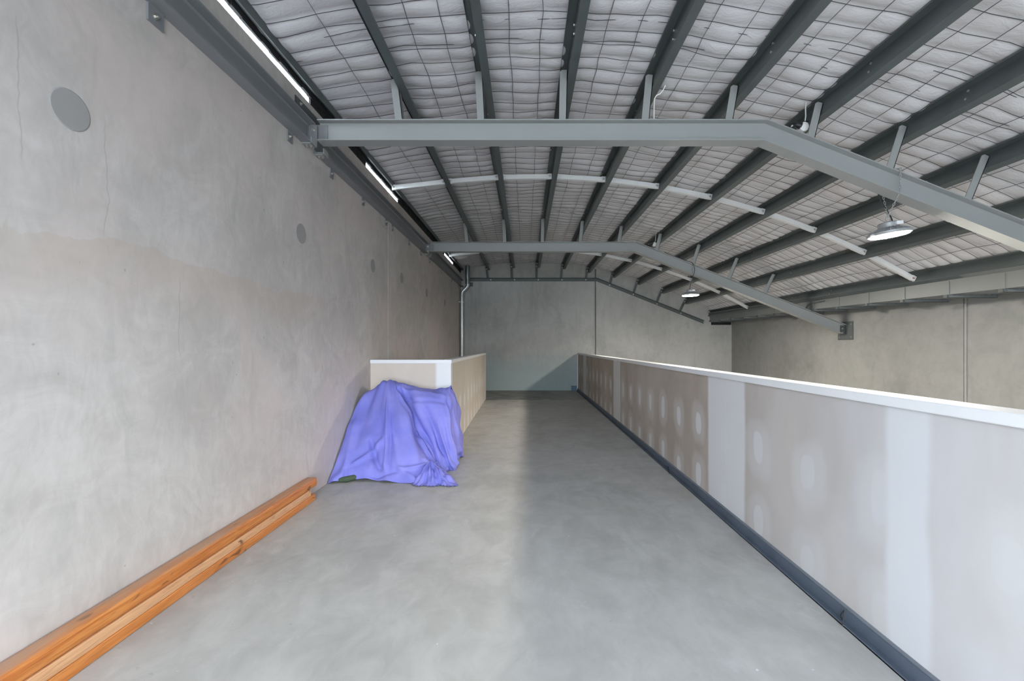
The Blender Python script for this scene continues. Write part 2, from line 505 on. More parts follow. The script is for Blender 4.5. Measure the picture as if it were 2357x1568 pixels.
WT = 3.40                                                            # top of the left wall under the daylight slot
wl = struct('wall_left', (XL, 5.0, 0))
obj('panel', B().box(XL - .15, XL, YF, JOINT - .008, -3, WT), M['wall_l'], wl)
obj('panel', B().box(XL - .15, XL, JOINT + .008, YE, -3, WT), M['wall_l'], wl)
obj('joint_sealant', B().box(XL - .10, XL - .004, JOINT - .008, JOINT + .008, -3, WT), M['seal_w'], wl)
for y, z in ((1.786, 2.27), (3.624, 2.235), (5.33, 2.28), (6.58, 2.325), (8.24, 2.30), (10.1, 2.30)):
    obj('round_patch', B().lathe([(.079, -.002), (.081, .0015), (.077, .003)], (XL, y, z), 'x', 40), M['patch'], wl)
# black closure strips over the wall, open where daylight comes in
SLOTS = [(.6, 3.79), (5.12, 6.42), (10.1, 11.3)]
ys = [YF] + [v for s in SLOTS for v in s] + [YE]
for i in range(0, len(ys), 2):
    b = B(); y = ys[i]
    while y < ys[i + 1]:
        y2 = min(ys[i + 1], y + .18)
        b.box(XL - .02, XL - .005 + random.uniform(-.006, .006), y, y2, WT, WT + .065)
        y = y2
    obj('closure_strip', b, M['foam'], wl)
b = B(); y = YF
while y < YE:
    y2 = min(YE, y + .11)
    b.box(XL - .015, XL + .005 + random.uniform(-.004, .006), y, y2, WT + .055 + random.uniform(0, .008), 3.62)
    y = y2
obj('closure_strip', b, M['foam'], wl)

we = struct('wall_back', (2.0, YE, 0))
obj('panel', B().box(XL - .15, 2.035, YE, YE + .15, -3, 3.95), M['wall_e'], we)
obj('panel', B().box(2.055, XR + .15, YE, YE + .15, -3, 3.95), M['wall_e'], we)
obj('joint_sealant', B().box(2.035, 2.055, YE + .012, YE + .1, -3, 3.95), M['foam'], we)
obj('joint_smear', B().box(2.0, 2.035, YE - .002, YE + .01, -3, 3.95), M['patch'], we)
obj('dark_slot', B().box(5.40, 5.98, YE - .012, YE + .02, 1.905, 1.985), M['foam'], we)

wr = struct('wall_right', (XR, 5.0, 0))
obj('panel', B().box(XR, XR + .15, YF, JOINT - .03, -3, 2.75), M['wall_r'], wr)
obj('panel', B().box(XR, XR + .15, JOINT + .03, YE, -3, 2.75), M['wall_r'], wr)
obj('joint_sealant', B().box(XR + .012, XR + .1, JOINT - .03, JOINT + .03, -3, 2.75).box(XR - .004, XR + .02, JOINT - .012, JOINT + .012, -3, 2.75), M['seal_g'], wr)

wf = struct('wall_front', (2, YF, 0))
xs = [XL - .15] + [v for q in WIN for v in q[:2]] + [XR + .15]
for i in range(0, len(xs), 2):
    obj('panel', B().box(xs[i], xs[i + 1], YF - .15, YF, -3, 4.0), M['wall_r'], wf)
for k, (x0, x1, z0, z1) in enumerate(WIN):
    obj('panel', B().box(x0, x1, YF - .15, YF, -3, z0), M['wall_r'], wf)
    obj('panel', B().box(x0, x1, YF - .15, YF, z1, 4.0), M['wall_r'], wf)
    wn = struct('window_%d' % (k + 1), ((x0 + x1) / 2, YF, z0))
    b = B().box(x0, x0 + .05, YF - .1, YF - .04, z0, z1).box(x1 - .05, x1, YF - .1, YF - .04, z0, z1)
    b.box(x0, x1, YF - .1, YF - .04, z0, z0 + .05).box(x0, x1, YF - .1, YF - .04, z1 - .05, z1)
    b.box((x0 + x1) / 2 - .03, (x0 + x1) / 2 + .03, YF - .1, YF - .04, z0, z1)
    obj('window_frame', b, M['steel'], wn)

# ------------------------------------------------------------------ ceiling: blanket strips, wire mesh, roof sheet
ce = struct('ceiling', (2, 5, 3.5))
edges = [XL - .02] + PX + [5.42]
Y0C, Y1C = .55, YE                                                  # quilted part; plain strips carry on behind the camera
PITCH = .163
ny = int((Y1C - Y0C) / PITCH)
wires_y = Y0C + PITCH * np.arange(ny + 1) + rng.normal(0, .008, ny + 1)
def strip(i):
    xa, xb = edges[i], edges[i + 1]
    NS, SUB = 16, 6
    t = np.linspace(0, 1, NS + 1)
    yy = []
    for k in range(ny):
        yy += list(np.linspace(wires_y[k], wires_y[k + 1], SUB, endpoint=False))
    yy = np.array(yy + [wires_y[-1], YE + .05])
    yy = np.concatenate([[YF - .02], yy])
    ph = np.interp(yy, wires_y, np.arange(ny + 1)); fr = ph - np.floor(ph)
    pil = np.abs(np.sin(np.pi * fr)) ** .7
    cellamp = rng.uniform(.7, 1.25, (ny + 2,))[np.floor(ph).astype(int)]
    v = []
    lw = (np.arange(1, 3) / 3 if i not in (0,) else np.array([.12, .58]))
    r1, r2, r3 = rng.uniform(0, 6.28, 3)
    for j, y in enumerate(yy):
        for s in t:
            x = xa + (xb - xa) * s
            edge = min(1, min(s, 1 - s) * 9)
            lo = .25 + .75 * min(1, min(abs(s - q) for q in lw) * 11)
            d = .020 * pil[j] * cellamp[j] * (.25 + .75 * edge) * lo
            d += .012 * math.sin(3.1 * y + r1 + 4 * s) * edge + .008 * math.sin(7.3 * y + r2 - 5 * s) * edge
            d += .012 * math.sin(math.pi * s)
            (px, pz), _, _ = arc(x, .172 - d)
            v.append((px, y, pz))
    w_ = NS + 1
    f = [(j * w_ + k, j * w_ + k + 1, (j + 1) * w_ + k + 1, (j + 1) * w_ + k) for j in range(len(yy) - 1) for k in range(NS)]
    b = B(); b.v, b.f = v, f
    o = obj('insulation_blanket', b, M['blanket'], ce, smooth=False)
    o.data.polygons.foreach_set('use_smooth', [True] * len(o.data.polygons))
    # wires: cross wires every pitch, two or three running wires
    wb = B(); r = .0024
    def seg(p, q, axis):
        if axis == 'x': o1, o2 = Vector((0, r, 0)), Vector((0, 0, r))
        else: o1, o2 = Vector((r, 0, 0)), Vector((0, 0, r))
        p, q = Vector(p), Vector(q)
        tri = [o1 * 1.0 - o2 * .6, -o1 * 1.0 - o2 * .6, o2 * .9]
        wb.add([p + a for a in tri] + [q + a for a in tri], [(0, 1, 4, 3), (1, 2, 5, 4), (2, 0, 3, 5)])
    cols = np.linspace(0, 1, 6)
    lap = (3.2, 3.42, 7.6, 7.8)
    ylist = [(y, 0) for y in wires_y[1:-1]] + [(y + rng.uniform(-.02, .02), 1) for y in lap]
    for y, extra in ylist:
        ja = rng.normal(0, .006, 6)
        pts = []
        for s, q in zip(cols, ja):
            x = xa + (xb - xa) * s
            d = .012 * math.sin(math.pi * s) + .014 + .012 * math.sin(3.1 * y + r1 + 4 * s) * min(1, min(s, 1 - s) * 9)
            (px, pz), _, _ = arc(x, .172 - d)
            pts.append((px, y + q, pz))
        for a, c in zip(pts, pts[1:]): seg(a, c, 'x')
    for q in lw:
        px_ = None
        for k in range(0, ny, 1):
            y = wires_y[k]
            x = xa + (xb - xa) * q + rng.normal(0, .004)
            d = .012 * math.sin(math.pi * q) + .018 + .012 * math.sin(3.1 * y + r1 + 4 * q)
            (ax, az), _, _ = arc(x, .170 - d)
            cur = (ax, y, az)
            if px_: seg(px_, cur, 'y')
            px_ = cur
    wo = obj('wire_mesh', wb, M['wire'], ce); wo['kind'] = 'stuff'
for i in range(len(edges) - 1):
    strip(i)
b = B(); n = 30; v = []
for k in range(n + 1):
    x = XL - .03 + (XR + .6 - (XL - .03)) * k / n
    (px, pz), _, _ = arc(x, .30)
    v += [(px, YF - .4, pz), (px, YE + .4, pz)]
b.v = v; b.f = [(2 * k, 2 * k + 1, 2 * k + 3, 2 * k + 2) for k in range(n)]
obj('roof_sheet', b, M['roof'], ce)

# ------------------------------------------------------------------ purlins (Z sections on the arc)
def place(x, tn, shift=(0, 0)):
    (ox, oz), t, nn = arc(x)
    return [(ox + t[0] * a + nn[0] * c, oz + t[1] * a + nn[1] * c) for a, c in tn]
ZP = [(.062, .016), (.062, .0015), (0, .0015), (0, .150), (-.062, .150), (-.062, .134)]
for i, x in enumerate(PX):
    where = 'the eave purlin above the box gutter' if i == 9 else ORD[i] + ' from the left concrete wall'
    p = thing('purlin', 'dark galvanised steel roof purlin, ' + where, 'purlin', (x, 5, arc(x)[0][1]), 'steel roof purlins')
    obj('section', B().prism(place(x, thick(ZP, .003)), YF, YE - .02), M['purlin'], p)
    # lap bolts either side of each rafter
    for yr in Y_R:
        for dy in (-.55, .55):
            for nn_ in (.05, .115):
                (c,) = place(x, [(-.004, nn_)])
                obj('bolt', B().lathe([(.009, -.006), (.009, 0)], (c[0], yr + dy, c[1]), 'x', 6), M['bolt'], p)
# eave member along the left wall
p = thing('eave_angle', 'dark steel eave angle where the quilted ceiling meets the left wall', 'eave angle', (XL + .05, 5, 3.47), None)
obj('section', B().prism(thick([(XL + .02, 3.50), (XL + .062, 3.475), (XL + .075, 3.53)], .004), YF, YE - .02), M['purlin'], p)

# ------------------------------------------------------------------ rafters
def sweep_i(path, y, h, wf, tf, tw):
    """I-section along a path in the x-z plane (mitred); path = centre line"""
    prof = [(-h / 2, -wf / 2), (-h / 2, wf / 2), (-h / 2 + tf, wf / 2), (-h / 2 + tf, tw / 2), (h / 2 - tf, tw / 2), (h / 2 - tf, wf / 2),
            (h / 2, wf / 2), (h / 2, -wf / 2), (h / 2 - tf, -wf / 2), (h / 2 - tf, -tw / 2), (-h / 2 + tf, -tw / 2), (-h / 2 + tf, -wf / 2)]
    n = len(prof); v, f = [], []
    for i, p in enumerate(path):
        d0 = None if i == 0 else Vector(p) - Vector(path[i - 1])
        d1 = None if i == len(path) - 1 else Vector(path[i + 1]) - Vector(p)
        ds = [d.normalized() for d in (d0, d1) if d is not None]
        d = sum(ds, Vector((0, 0))).normalized()
        nn = Vector((-d.y, d.x)); k = 1 / nn.dot(Vector((-ds[0].y, ds[0].x)))
        for a, c in prof:
            v.append((p[0] + nn.x * a * k, y + c, p[1] + nn.y * a * k))
    for i in range(len(path) - 1):
        for k in range(n):
            f.append((i * n + k, i * n + (k + 1) % n, (i + 1) * n + (k + 1) % n, (i + 1) * n + k))
    f.append(tuple(range(n))[::-1]); f.append(tuple((len(path) - 1) * n + k for k in range(n)))
    b = B(); b.v, b.f = v, f
    return b

RH = .180
def rafter_z(x):
    return 3.147 if x < KNEE else 3.147 + SLOPE * (x - KNEE)

def hexbolt(c, axis, s=1.0):
    b = B()
    b.lathe([(.017 * s, 0), (.017 * s, .003 * s)], c, axis, 12)
    b.lathe([(.0105 * s, .003 * s), (.0105 * s, .011 * s)], c, axis, 6)
    b.lathe([(.0055 * s, .011 * s), (.0055 * s, .02 * s)], c, axis, 8)
    return b

def rafter(y, label):
    r = thing('rafter', label, 'rafter', (2.0, y, 3.1), 'cranked steel rafters')
    obj('beam', sweep_i([(XL + .09, 3.147), (KNEE, 3.147), (XR - .05, rafter_z(XR - .05))], y, RH, .120, .009, .007), M['steel'], r)
    for i, x in enumerate(PX[:9]):
        # upright angle welded to the top flange: one leg faces the room, one lies on the purlin web
        (ox, oz), t, nn = arc(x)
        base = rafter_z(x) + RH / 2 / math.cos(math.atan(SLOPE if x > KNEE else 0))
        def at(a, c): return (ox + t[0] * a + nn[0] * c, oz + t[1] * a + nn[1] * c)
        def foot(a):   # where the leg line through offset a meets the rafter top
            lo, hi = -1.2, .1
            for _ in range(40):
                m_ = (lo + hi) / 2; q = at(a, m_)
                zt = rafter_z(q[0]) + RH / 2 / (1 if q[0] < KNEE else math.cos(math.atan(SLOPE)))
                if q[1] > zt: hi = m_
                else: lo = m_
            return at(a, lo - .002)
        poly = [foot(-.068), foot(-.003), at(-.003, .108), at(-.052, .108), at(-.068, .092)]
        b = B().prism(poly, y - .036, y - .030)
        poly2 = [foot(-.009), foot(-.003), at(-.003, .108), at(-.009, .108)]
        b.prism(poly2, y - .036, y + .034)
        st = obj('strut', b, M['steel'], r)
    # left end cleat inside the wall channel, right end plate on the concrete
    pl = obj('end_cleat', B().box(XL + .012, XL + .085, y - .045, y - .035, 3.02, 3.19).box(XL + .04, XL + .16, y - .012, y - .006, 3.075, 3.21), M['channel'], r)
    for z in (3.06, 3.15):
        obj('bolt', hexbolt((XL + .055, y - .045, z), 'y', -1.0), M['bolt'], pl)
    zc = rafter_z(XR)
    ep = obj('end_plate', B().box(XR - .014, XR - .001, y - .21, y + .17, zc - .18, zc + .16).box(XR - .10, XR - .012, y - .012, y - .006, zc - .10, zc + .09), M['dark'], r)
    for dy in (-.17, .13):
        for dz in (-.13, .11):
            obj('bolt', hexbolt((XR - .014, y + dy, zc + dz), 'x', -.8), M['bolt'], ep)
    for dz in (-.045, .03):
        obj('bolt', hexbolt((XR - .06, y - .012, zc + dz), 'y', -.9), M['bolt'], ep)
    return r
rafter(Y_R[0], 'nearer cranked grey steel rafter spanning from the left wall past the closer lamp')
rafter(Y_R[1], 'farther cranked grey steel rafter ending at a plate on the right wall')

# ------------------------------------------------------------------ ledger on the end wall
lg = thing('gable_ledger', 'dark cranked steel angle bolted along the far concrete wall under the purlins', 'ledger', (2, YE, 3.2))
b = B()
lx = [(-1.62, 3.215), (KNEE + .02, 3.215), (5.18, 3.215 + SLOPE * (5.18 - KNEE))]
for (a, za), (c, zb) in zip(lx, lx[1:]):
    b.prism([(a, za - .045), (c, zb - .045), (c, zb + .045), (a, za + .045)], YE - .008, YE - .001)
    b.prism([(a, za + .038), (c, zb + .038), (c, zb + .046), (a, za + .046)], YE - .085, YE - .001)
obj('angle', b, M['dark'], lg)
obj('end_plate', B().box(-1.66, -1.52, YE - .012, YE - .001, 3.02, 3.14), M['dark'], lg)
for k in range(10):
    x = -1.0 + .69 * k
    z = 3.215 if x < KNEE else 3.215 + SLOPE * (x - KNEE)
    obj('bolt', hexbolt((x, YE - .009, z), 'y', -1.1), M['bolt'], lg)
for i, x in enumerate(PX[:9]):
    (ox, oz), t, nn = arc(x)
    def at(a, c): return (ox + t[0] * a + nn[0] * c, oz + t[1] * a + nn[1] * c)
    def lz(q): return 3.255 + (0 if q < KNEE else SLOPE * (q - KNEE))
    def foot(a):
        lo, hi = -1.2, .1
        for _ in range(40):
            m_ = (lo + hi) / 2; q = at(a, m_)
            if q[1] > lz(q[0]): hi = m_
            else: lo = m_
        return at(a, lo)
    b = B().prism([foot(-.066), foot(-.003), at(-.003, .10), at(-.066, .10)], YE - .05, YE - .044)
    c = obj('cleat', b, M['dark'], lg)
    (q,) = place(x, [(-.034, .04)])
    obj('bolt', hexbolt((q[0], YE - .05, q[1]), 'y', -1.0), M['bolt'], c)
obj('corner_gusset', B().prism([(2.03, 3.25), (2.05, 3.25), (2.05, 3.48), (2.03, 3.48)], YE - .05, YE - .002), M['dark'], lg)

# ------------------------------------------------------------------ bridging bars between purlins
for row, (yb, rn) in enumerate(((5.95, 'nearer'), (10.40, 'farther'))):
    for i in range(-1, 9):
        if i < 0:
            a = (XL + .05, 3.46); (c,) = place(PX[0], [(-.005, .052)])
            lab = 'between the left wall eave and the first purlin'
        else:
            (a,) = place(PX[i], [(.03, .052)]); (c,) = place(PX[i + 1], [(-.005, .052)])
            lab = 'between the %s and %s purlins' % (ORD[i], ORD[i + 1])
        a, c = Vector((a[0], yb, a[1])), Vector((c[0], yb, c[1]))
        d = (c - a).normalized(); up = Vector((0, 1, 0)).cross(d); up = -up if up.z < 0 else up
        h = .030
        br = thing('bridging_bar', 'pale bridging bar in the %s row, %s' % (rn, lab), 'bridging bar', tuple((a + c) / 2), 'pale bridging bars between purlins')
        def pt(s, u, yy): q = a + d * s + up * u; return (q.x, yb + yy, q.z)
        Lb = (c - a).length
        v = [pt(s, u, yy) for s in (.02, Lb - .02) for u, yy in ((-h, -.022), (h, -.022), (h, .022), (-h, .022))]
        b = B().add(v, [(0, 1, 2, 3), (7, 6, 5, 4), (0, 4, 5, 1), (1, 5, 6, 2), (2, 6, 7, 3), (3, 7, 4, 0)])
        obj('bar', b, M['bridge'], br)
        for s in (.0, Lb - .055):
            v = [pt(ss, u, yy) for ss in (s, s + .055) for u, yy in ((-h - .006, -.027), (h + .004, -.027), (h + .004, .0), (-h - .006, .0))]
            e = obj('end_bracket', B().add(v, [(0, 1, 2, 3), (7, 6, 5, 4), (0, 4, 5, 1), (1, 5, 6, 2), (2, 6, 7, 3), (3, 7, 4, 0)]), M['bridge'], br)
            q = pt(s + .028, 0, -.027)
            obj('bolt', hexbolt(q, 'y', -.75), M['bolt'], e)
        if i == 8 and row == 0:   # white printed sticker on the last end bracket
            v = [pt(ss, u, -.0285) for ss, u in ((Lb - .055, -h), (Lb + .0, -h), (Lb + .0, h), (Lb - .055, h))]
            v += [(x_, y_ - .001, z_) for x_, y_, z_ in v]
            bx = [(0, 1, 2, 3), (7, 6, 5, 4), (0, 4, 5, 1), (1, 5, 6, 2), (2, 6, 7, 3), (3, 7, 4, 0)]
            stk = obj('sticker', B().add(v, bx), M['white_p'], br)
            def mark(name, s0, u0, rr, mat):
                v = [pt(s0 + rr * math.cos(k * math.pi / 4), u0 + rr * math.sin(k * math.pi / 4), -.0305) for k in range(8)]
                obj(name, B().add(v, [tuple(range(8))]), mat, stk)
            mark('red_print', Lb - .036, -.006, .010, M['red']); mark('black_print', Lb - .026, .004, .005, M['black']); mark('black_print', Lb - .020, -.008, .004, M['black'])

# ------------------------------------------------------------------ wall channels on the left wall
CH0, CH1 = 3.0, 3.2
cleats = [2.19, 3.44, 4.18, 4.99, 5.81, 6.09, 6.95, 7.76, 8.46, 9.7, 11.0, 12.1]
segs = [(YF, Y_R[0] - .06, 'grey steel channel along the left wall in front of the nearer rafter'),
        (Y_R[0] + .07, Y_R[1] - .06, 'grey steel channel along the left wall between the two rafters'),
        (Y_R[1] + .07, YE - .03, 'grey steel channel along the left wall behind the farther rafter')]
for y0, y1, lab in segs:
    ch = thing('wall_channel', lab, 'steel channel', (XL, (y0 + y1) / 2, CH0), 'wall channels on the left wall')
    prof = [(XL + .085, CH0), (XL + .001, CH0), (XL + .001, CH1), (XL + .078, CH1), (XL + .078, CH1 - .012), (XL + .022, CH1 - .014), (XL + .012, CH1 - .026), (XL + .012, CH0 + .026), (XL + .022, CH0 + .014), (XL + .085, CH0 + .012)]
    obj('channel', B().prism(prof, y0, y1), M['channel'], ch)
    for c in cleats:
        if y0 < c < y1:
            big = .047 if c < 3 else .036
            k = obj('cleat', B().box(XL + .001, XL + .011, c - big, c + big, CH0 - .088, CH0), M['channel'], ch)
            obj('bolt', hexbolt((XL + .011, c - .005, CH0 - .045), 'x', 1.0), M['bolt'], k)
    for ye in (y0, y1):
        if ye in (YF, YE - .03): continue
        s = -1 if ye == y1 else 1
        e = obj('splice_plate', B().box(XL + .004, XL + .088, ye, ye + s * .09, CH0 - .010, CH0 - .002)
                .box(XL + .082, XL + .090, ye, ye + s * .09, CH0 - .010, CH0 + .045), M['steel'], ch)
        for dx in (.028, .062):
            obj('bolt', hexbolt((XL + dx, ye + s * .045, CH0 - .010), 'z', -.8), M['bolt'], e)
# small rusty fixing angle on the wall above the nearer channel
fa = thing('fixing_angle', 'small dark rusty-edged angle bolted to the wall above the nearer rafter end', 'angle bracket', (XL, 3.6, 3.3))
e = obj('plate', B().box(XL + .001, XL + .009, 3.52, 3.95, 3.275, 3.335), M['dark'], fa)
obj('bolt', hexbolt((XL + .009, 3.60, 3.305), 'x', .9), M['bolt'], e)

# ------------------------------------------------------------------ box gutter along the right wall
gt = thing('box_gutter', 'pale grey box gutter on stepped brackets along the top of the right wall', 'gutter', (5.7, 5, 1.96))
prof = [(5.30, 2.185), (5.36, 2.150), (5.36, 1.968), (5.985, 1.968), (5.985, 2.30)]
FALL = .0117                                                          # the gutter falls towards the front
tb = B().prism(thick(prof, .004), YF, YE - .02)
tb.v = [(x_, y_, z_ + (y_ - 7) * FALL) for x_, y_, z_ in tb.v]
obj('trough', tb, M['gutter'], gt)
k = 0; y = YE - .08
while y > 1.0:
    b = B().box(5.350, 5.358, y - .024, y + .024, 1.93, 2.135)          # strap
    b.box(5.345, 5.985, y - .004, y + .0, 1.925, 1.958)                  # arm, an angle facing the room
    b.box(5.345, 5.985, y - .004, y + .045, 1.925, 1.929)
    for q in range(9):
        x = 5.37 + q * .068
        b.box(x, x + .040, y - .004, y, 1.958, 1.9655)                   # teeth under the trough
    b.v = [(x_, y_, z_ + (y - 7) * FALL) for x_, y_, z_ in b.v]
    br = obj('bracket', b, M['gutter'], gt)
    obj('strap_foot', B().box(5.325, 5.350, y - .024, y + .024, 1.925 + (y - 7) * FALL, 1.962 + (y - 7) * FALL), M['dark'], br)
    y -= .64
ov = thing('overflow_hook', 'dark bent overflow rod beside the gutter near the farther rafter', 'rod', (5.33, 7.9, 2.1))
obj('rod', B().tube([(5.335, 8.30, 1.99), (5.335, 8.22, 2.06), (5.335, 8.1, 2.085), (5.335, 7.75, 2.10)], .010, 8), M['dark'], ov)

# ------------------------------------------------------------------ downpipe in the far corner
dp = thing('downpipe', 'galvanised round downpipe with offset bend in the far left corner', 'downpipe', (-1.80, 12.35, 0))
obj('pipe', B().tube([(-1.80, 12.35, 0.0), (-1.80, 12.35, 2.74), (-1.795, 12.35, 2.80), (-1.775, 12.35, 2.85), (-1.675, 12.35, 2.95), (-1.645, 12.35, 2.99), (-1.635, 12.35, 3.04), (-1.635, 12.35, 3.09)], .055, 20), M['galv'], dp, smooth=True)
obj('upper_pipe', B().tube([(-1.635, 12.35, 3.05), (-1.640, 12.35, 3.66)], .066, 20), plain('shiny_galv', (.33, .37, .37), .22, .7, .1, 6), dp, smooth=True)
obj('clip', B().lathe([(.058, -.012), (.060, -.012), (.060, .012), (.058, .012)], (-1.80, 12.35, 2.54), 'z', 24).box(-1.87, -1.85, 12.32, 12.38, 2.525, 2.555).box(-1.87, -1.855, 12.2, 12.36, 2.53, 2.55), M['bridge'], dp)

# ------------------------------------------------------------------ high-bay lamps
def chain(pts, link=.034, r=.0022, wd=.0065):
    b = B(); pts = [Vector(p) for p in pts]
    acc = 0; flip = False
    for a, c in zip(pts, pts[1:]):
        d = c - a; n = max(1, round(d.length / (link * .74))); d.normalize()
        side = d.cross(Vector((0, 1, 0))).normalized(); other = d.cross(side)
        step = (c - a).length / n
        for k in range(n):
            cc = a + d * (step * (k + .5))
            e1 = (side + other).normalized() if flip else (side - other).normalized()
            b.torus(cc, wd, r, e1, d, 10, 4, link / 2 / wd)
            flip = not flip
    return b

def highbay(loc, roll, label, yr, first):
    x, y, z = loc
    t = thing('highbay_lamp', label, 'lamp', (x, y, z), 'round high-bay lamps hung under the rafters')
    R = Matrix.Rotation(roll, 4, 'Y')
    def turn(b):
        b.v = [tuple(Vector((x, y, z)) + R @ (Vector(p) - Vector((x, y, z)))) for p in b.v]; return b
    obj('housing', turn(B().lathe([(.150, -.002), (.158, .006), (.158, .020), (.140, .030), (.085, .052), (.062, .062), (.06, .060)], loc, 'z', 40)), M['lamp_body'], t, smooth=True)
    obj('lens', turn(B().lathe([(.143, -.0025), (.135, -.010), (.08, -.016), (.01, -.018)], loc, 'z', 40)), M['lens'], t, smooth=True)
    fins = B()
    for k in range(20):
        a = k * math.pi / 10
        c, s = math.cos(a), math.sin(a)
        v = [(x + c * r_ - s * w_, y + s * r_ + c * w_, z + h_) for r_ in (.062, .145) for w_ in (-.003, .003) for h_ in ((.028, .070) if r_ < .1 else (.022, .034))]
        fins.add(v, [(0, 1, 3, 2), (4, 6, 7, 5), (0, 4, 5, 1), (2, 3, 7, 6), (0, 2, 6, 4), (1, 5, 7, 3)])
    obj('cooling_fins', turn(fins), M['lamp_body'], t)
    dr = obj('driver', turn(B().lathe([(.072, .060), (.075, .066), (.075, .098), (.068, .106), (.02, .110)], loc, 'z', 28)), M['lamp_body'], t, smooth=True)
    obj('sensor_box', turn(B().box(x + .0, x + .055, y - .088, y - .066, z + .068, z + .098)), M['white_p'], dr)
    for a in (0.15, math.pi + .15):
        cx, cy = x + .168 * math.cos(a), y + .168 * math.sin(a)
        obj('lug', turn(B().lathe([(.013, .002), (.013, .016)], (cx, cy, z), 'z', 10).box(cx - .016, cx + .016, cy - .008, cy + .008, z + .004, z + .012)), M['lamp_body'], t)
    top = Vector((x, y, z)) + R @ Vector((0, 0, .135))
    obj('hook_ring', B().torus(top, .022, .004, (1, 0, 0), (0, 0, 1), 20, 6), M['galv'], t, smooth=True)
    zb = rafter_z(x) - RH / 2 / math.cos(math.atan(SLOPE)); zt = zb + RH / math.cos(math.atan(SLOPE)) + .006
    top_t = (top.x, top.y, top.z + .022)
    if first:
        obj('chain', chain([top_t, (x + .035, yr - .066, zb), (x + .04, yr - .066, zt), (x + .035, yr, zt + .004), (x + .02, yr + .066, zt), (x + .0, yr + .066, zb), top_t]), M['galv'], t)
        pts = [(x + .02, y - .012, z + .108), (x + .014, y + .0, z + .15), (x - .002, y + .03, z + .23), (x - .035, y + .055, z + .32), (x - .05, y + .066, z + .40), (x - .05, y + .066, zt - .05)]
    else:
        obj('chain', chain([top_t, (x + .03, yr - .066, zb), (x + .03, yr - .066, zt), (x + .03, yr + .066, zt), (x + .01, yr + .066, zb), top_t]), M['galv'], t)
        pts = [(x - .02, y - .01, z + .108), (x - .012, y - .03, z + .20), (x + .02, y - .06, z + .33), (x + .045, yr - .075, zb + .03), (x + .05, yr - .072, zb + .10), (x + .02, yr - .066, zt + .01), (x - .06, yr - .03, zt + .04), (x - .35, yr - .03, rafter_z(x - .35) + .11), (x - .5, yr - .03, rafter_z(x - .5) + .115)]
    # smooth the cord
    P = np.array(pts); tt = np.linspace(0, len(P) - 1, 40)
    Pc = np.stack([np.interp(tt, np.arange(len(P)), P[:, i]) for i in range(3)], 1)
    for _ in range(4): Pc[1:-1] = (Pc[:-2] + 2 * Pc[1:-1] + Pc[2:]) / 4
    obj('cord', B().tube([tuple(q) for q in Pc], .0055, 8), M['black'], t, smooth=True)
highbay((3.16, Y_R[0], 2.262), math.radians(-6), 'lit round high-bay lamp on a chain under the nearer rafter', Y_R[0], True)
highbay((3.10, Y_R[1], 2.245), math.radians(-1), 'lit round high-bay lamp under the farther rafter', Y_R[1], False)

# ------------------------------------------------------------------ sockets and white cables by the rafters
def socket(yr, lab1, lab2):
    x, z = 2.428, rafter_z(2.428) + .205
    y = yr + .03
    s = thing('socket_outlet', lab1, 'socket', (x, y, z))
    bd = obj('body', B().lathe([(.030, -.03), (.040, -.025), (.042, .0), (.042, .022), (.034, .034)], (x, y, z), 'y', 24), M['white_p'], s, smooth=True)
    pg = obj('plug', B().tube([(x - .03, y - .01, z + .012), (x - .06, y - .015, z + .020), (x - .08, y - .02, z + .018)], [.030, .026, .012], 14), M['black'], s, smooth=True)
    obj('lead', B().tube([(x - .075, y - .02, z + .018), (x - .105, y - .02, z + .016), (x - .125, y - .02, z + .0), (x - .14, y - .02, z - .03), (x - .15, y - .02, z - .07)], .010, 10), M['black'], s, smooth=True)
    obj('plug_tip', B().lathe([(.004, -.012), (.007, -.006), (.007, .008)], (x - .118, y - .034, z - .002), 'y', 10), M['white_p'], s)
    obj('over_lead', B().tube([(x - .05, y, z + .03), (x - .01, y, z + .052), (x + .05, y, z + .056)], .006, 8), M['black'], s)
    c = tag(obj('cable', B().tube([(x + .015, y + .0, z + .03), (x + .025, y, z + .10), (x + .03, y + .01, z + .17), (x + .05, y + .03, z + .30)], .005, 8), M['white_p'], None, smooth=True), lab2, 'cable')
socket(Y_R[0], 'white socket with black plug above the nearer rafter just past its bend', 'short white cable rising from the socket by the nearer rafter')
socket(Y_R[1], 'white socket with black plug above the farther rafter just past its bend', 'short white cable rising from the socket by the farther rafter')
x = PX[3]
pts = [(x + .01, Y_R[0] - .04, 3.24), (x + .012, Y_R[0] - .04, 3.36), (x + .014, Y_R[0] - .04, 3.42), (x + .03, Y_R[0] - .05, 3.445), (x + .055, Y_R[0] - .06, 3.45), (x + .075, Y_R[0] - .08, 3.47), (x + .09, Y_R[0] - .10, 3.50)]
tag(obj('cable', B().tube(pts, .005, 8), M['white_p'], None, smooth=True), 'thin white cable running up beside the fourth strut of the nearer rafter', 'cable')

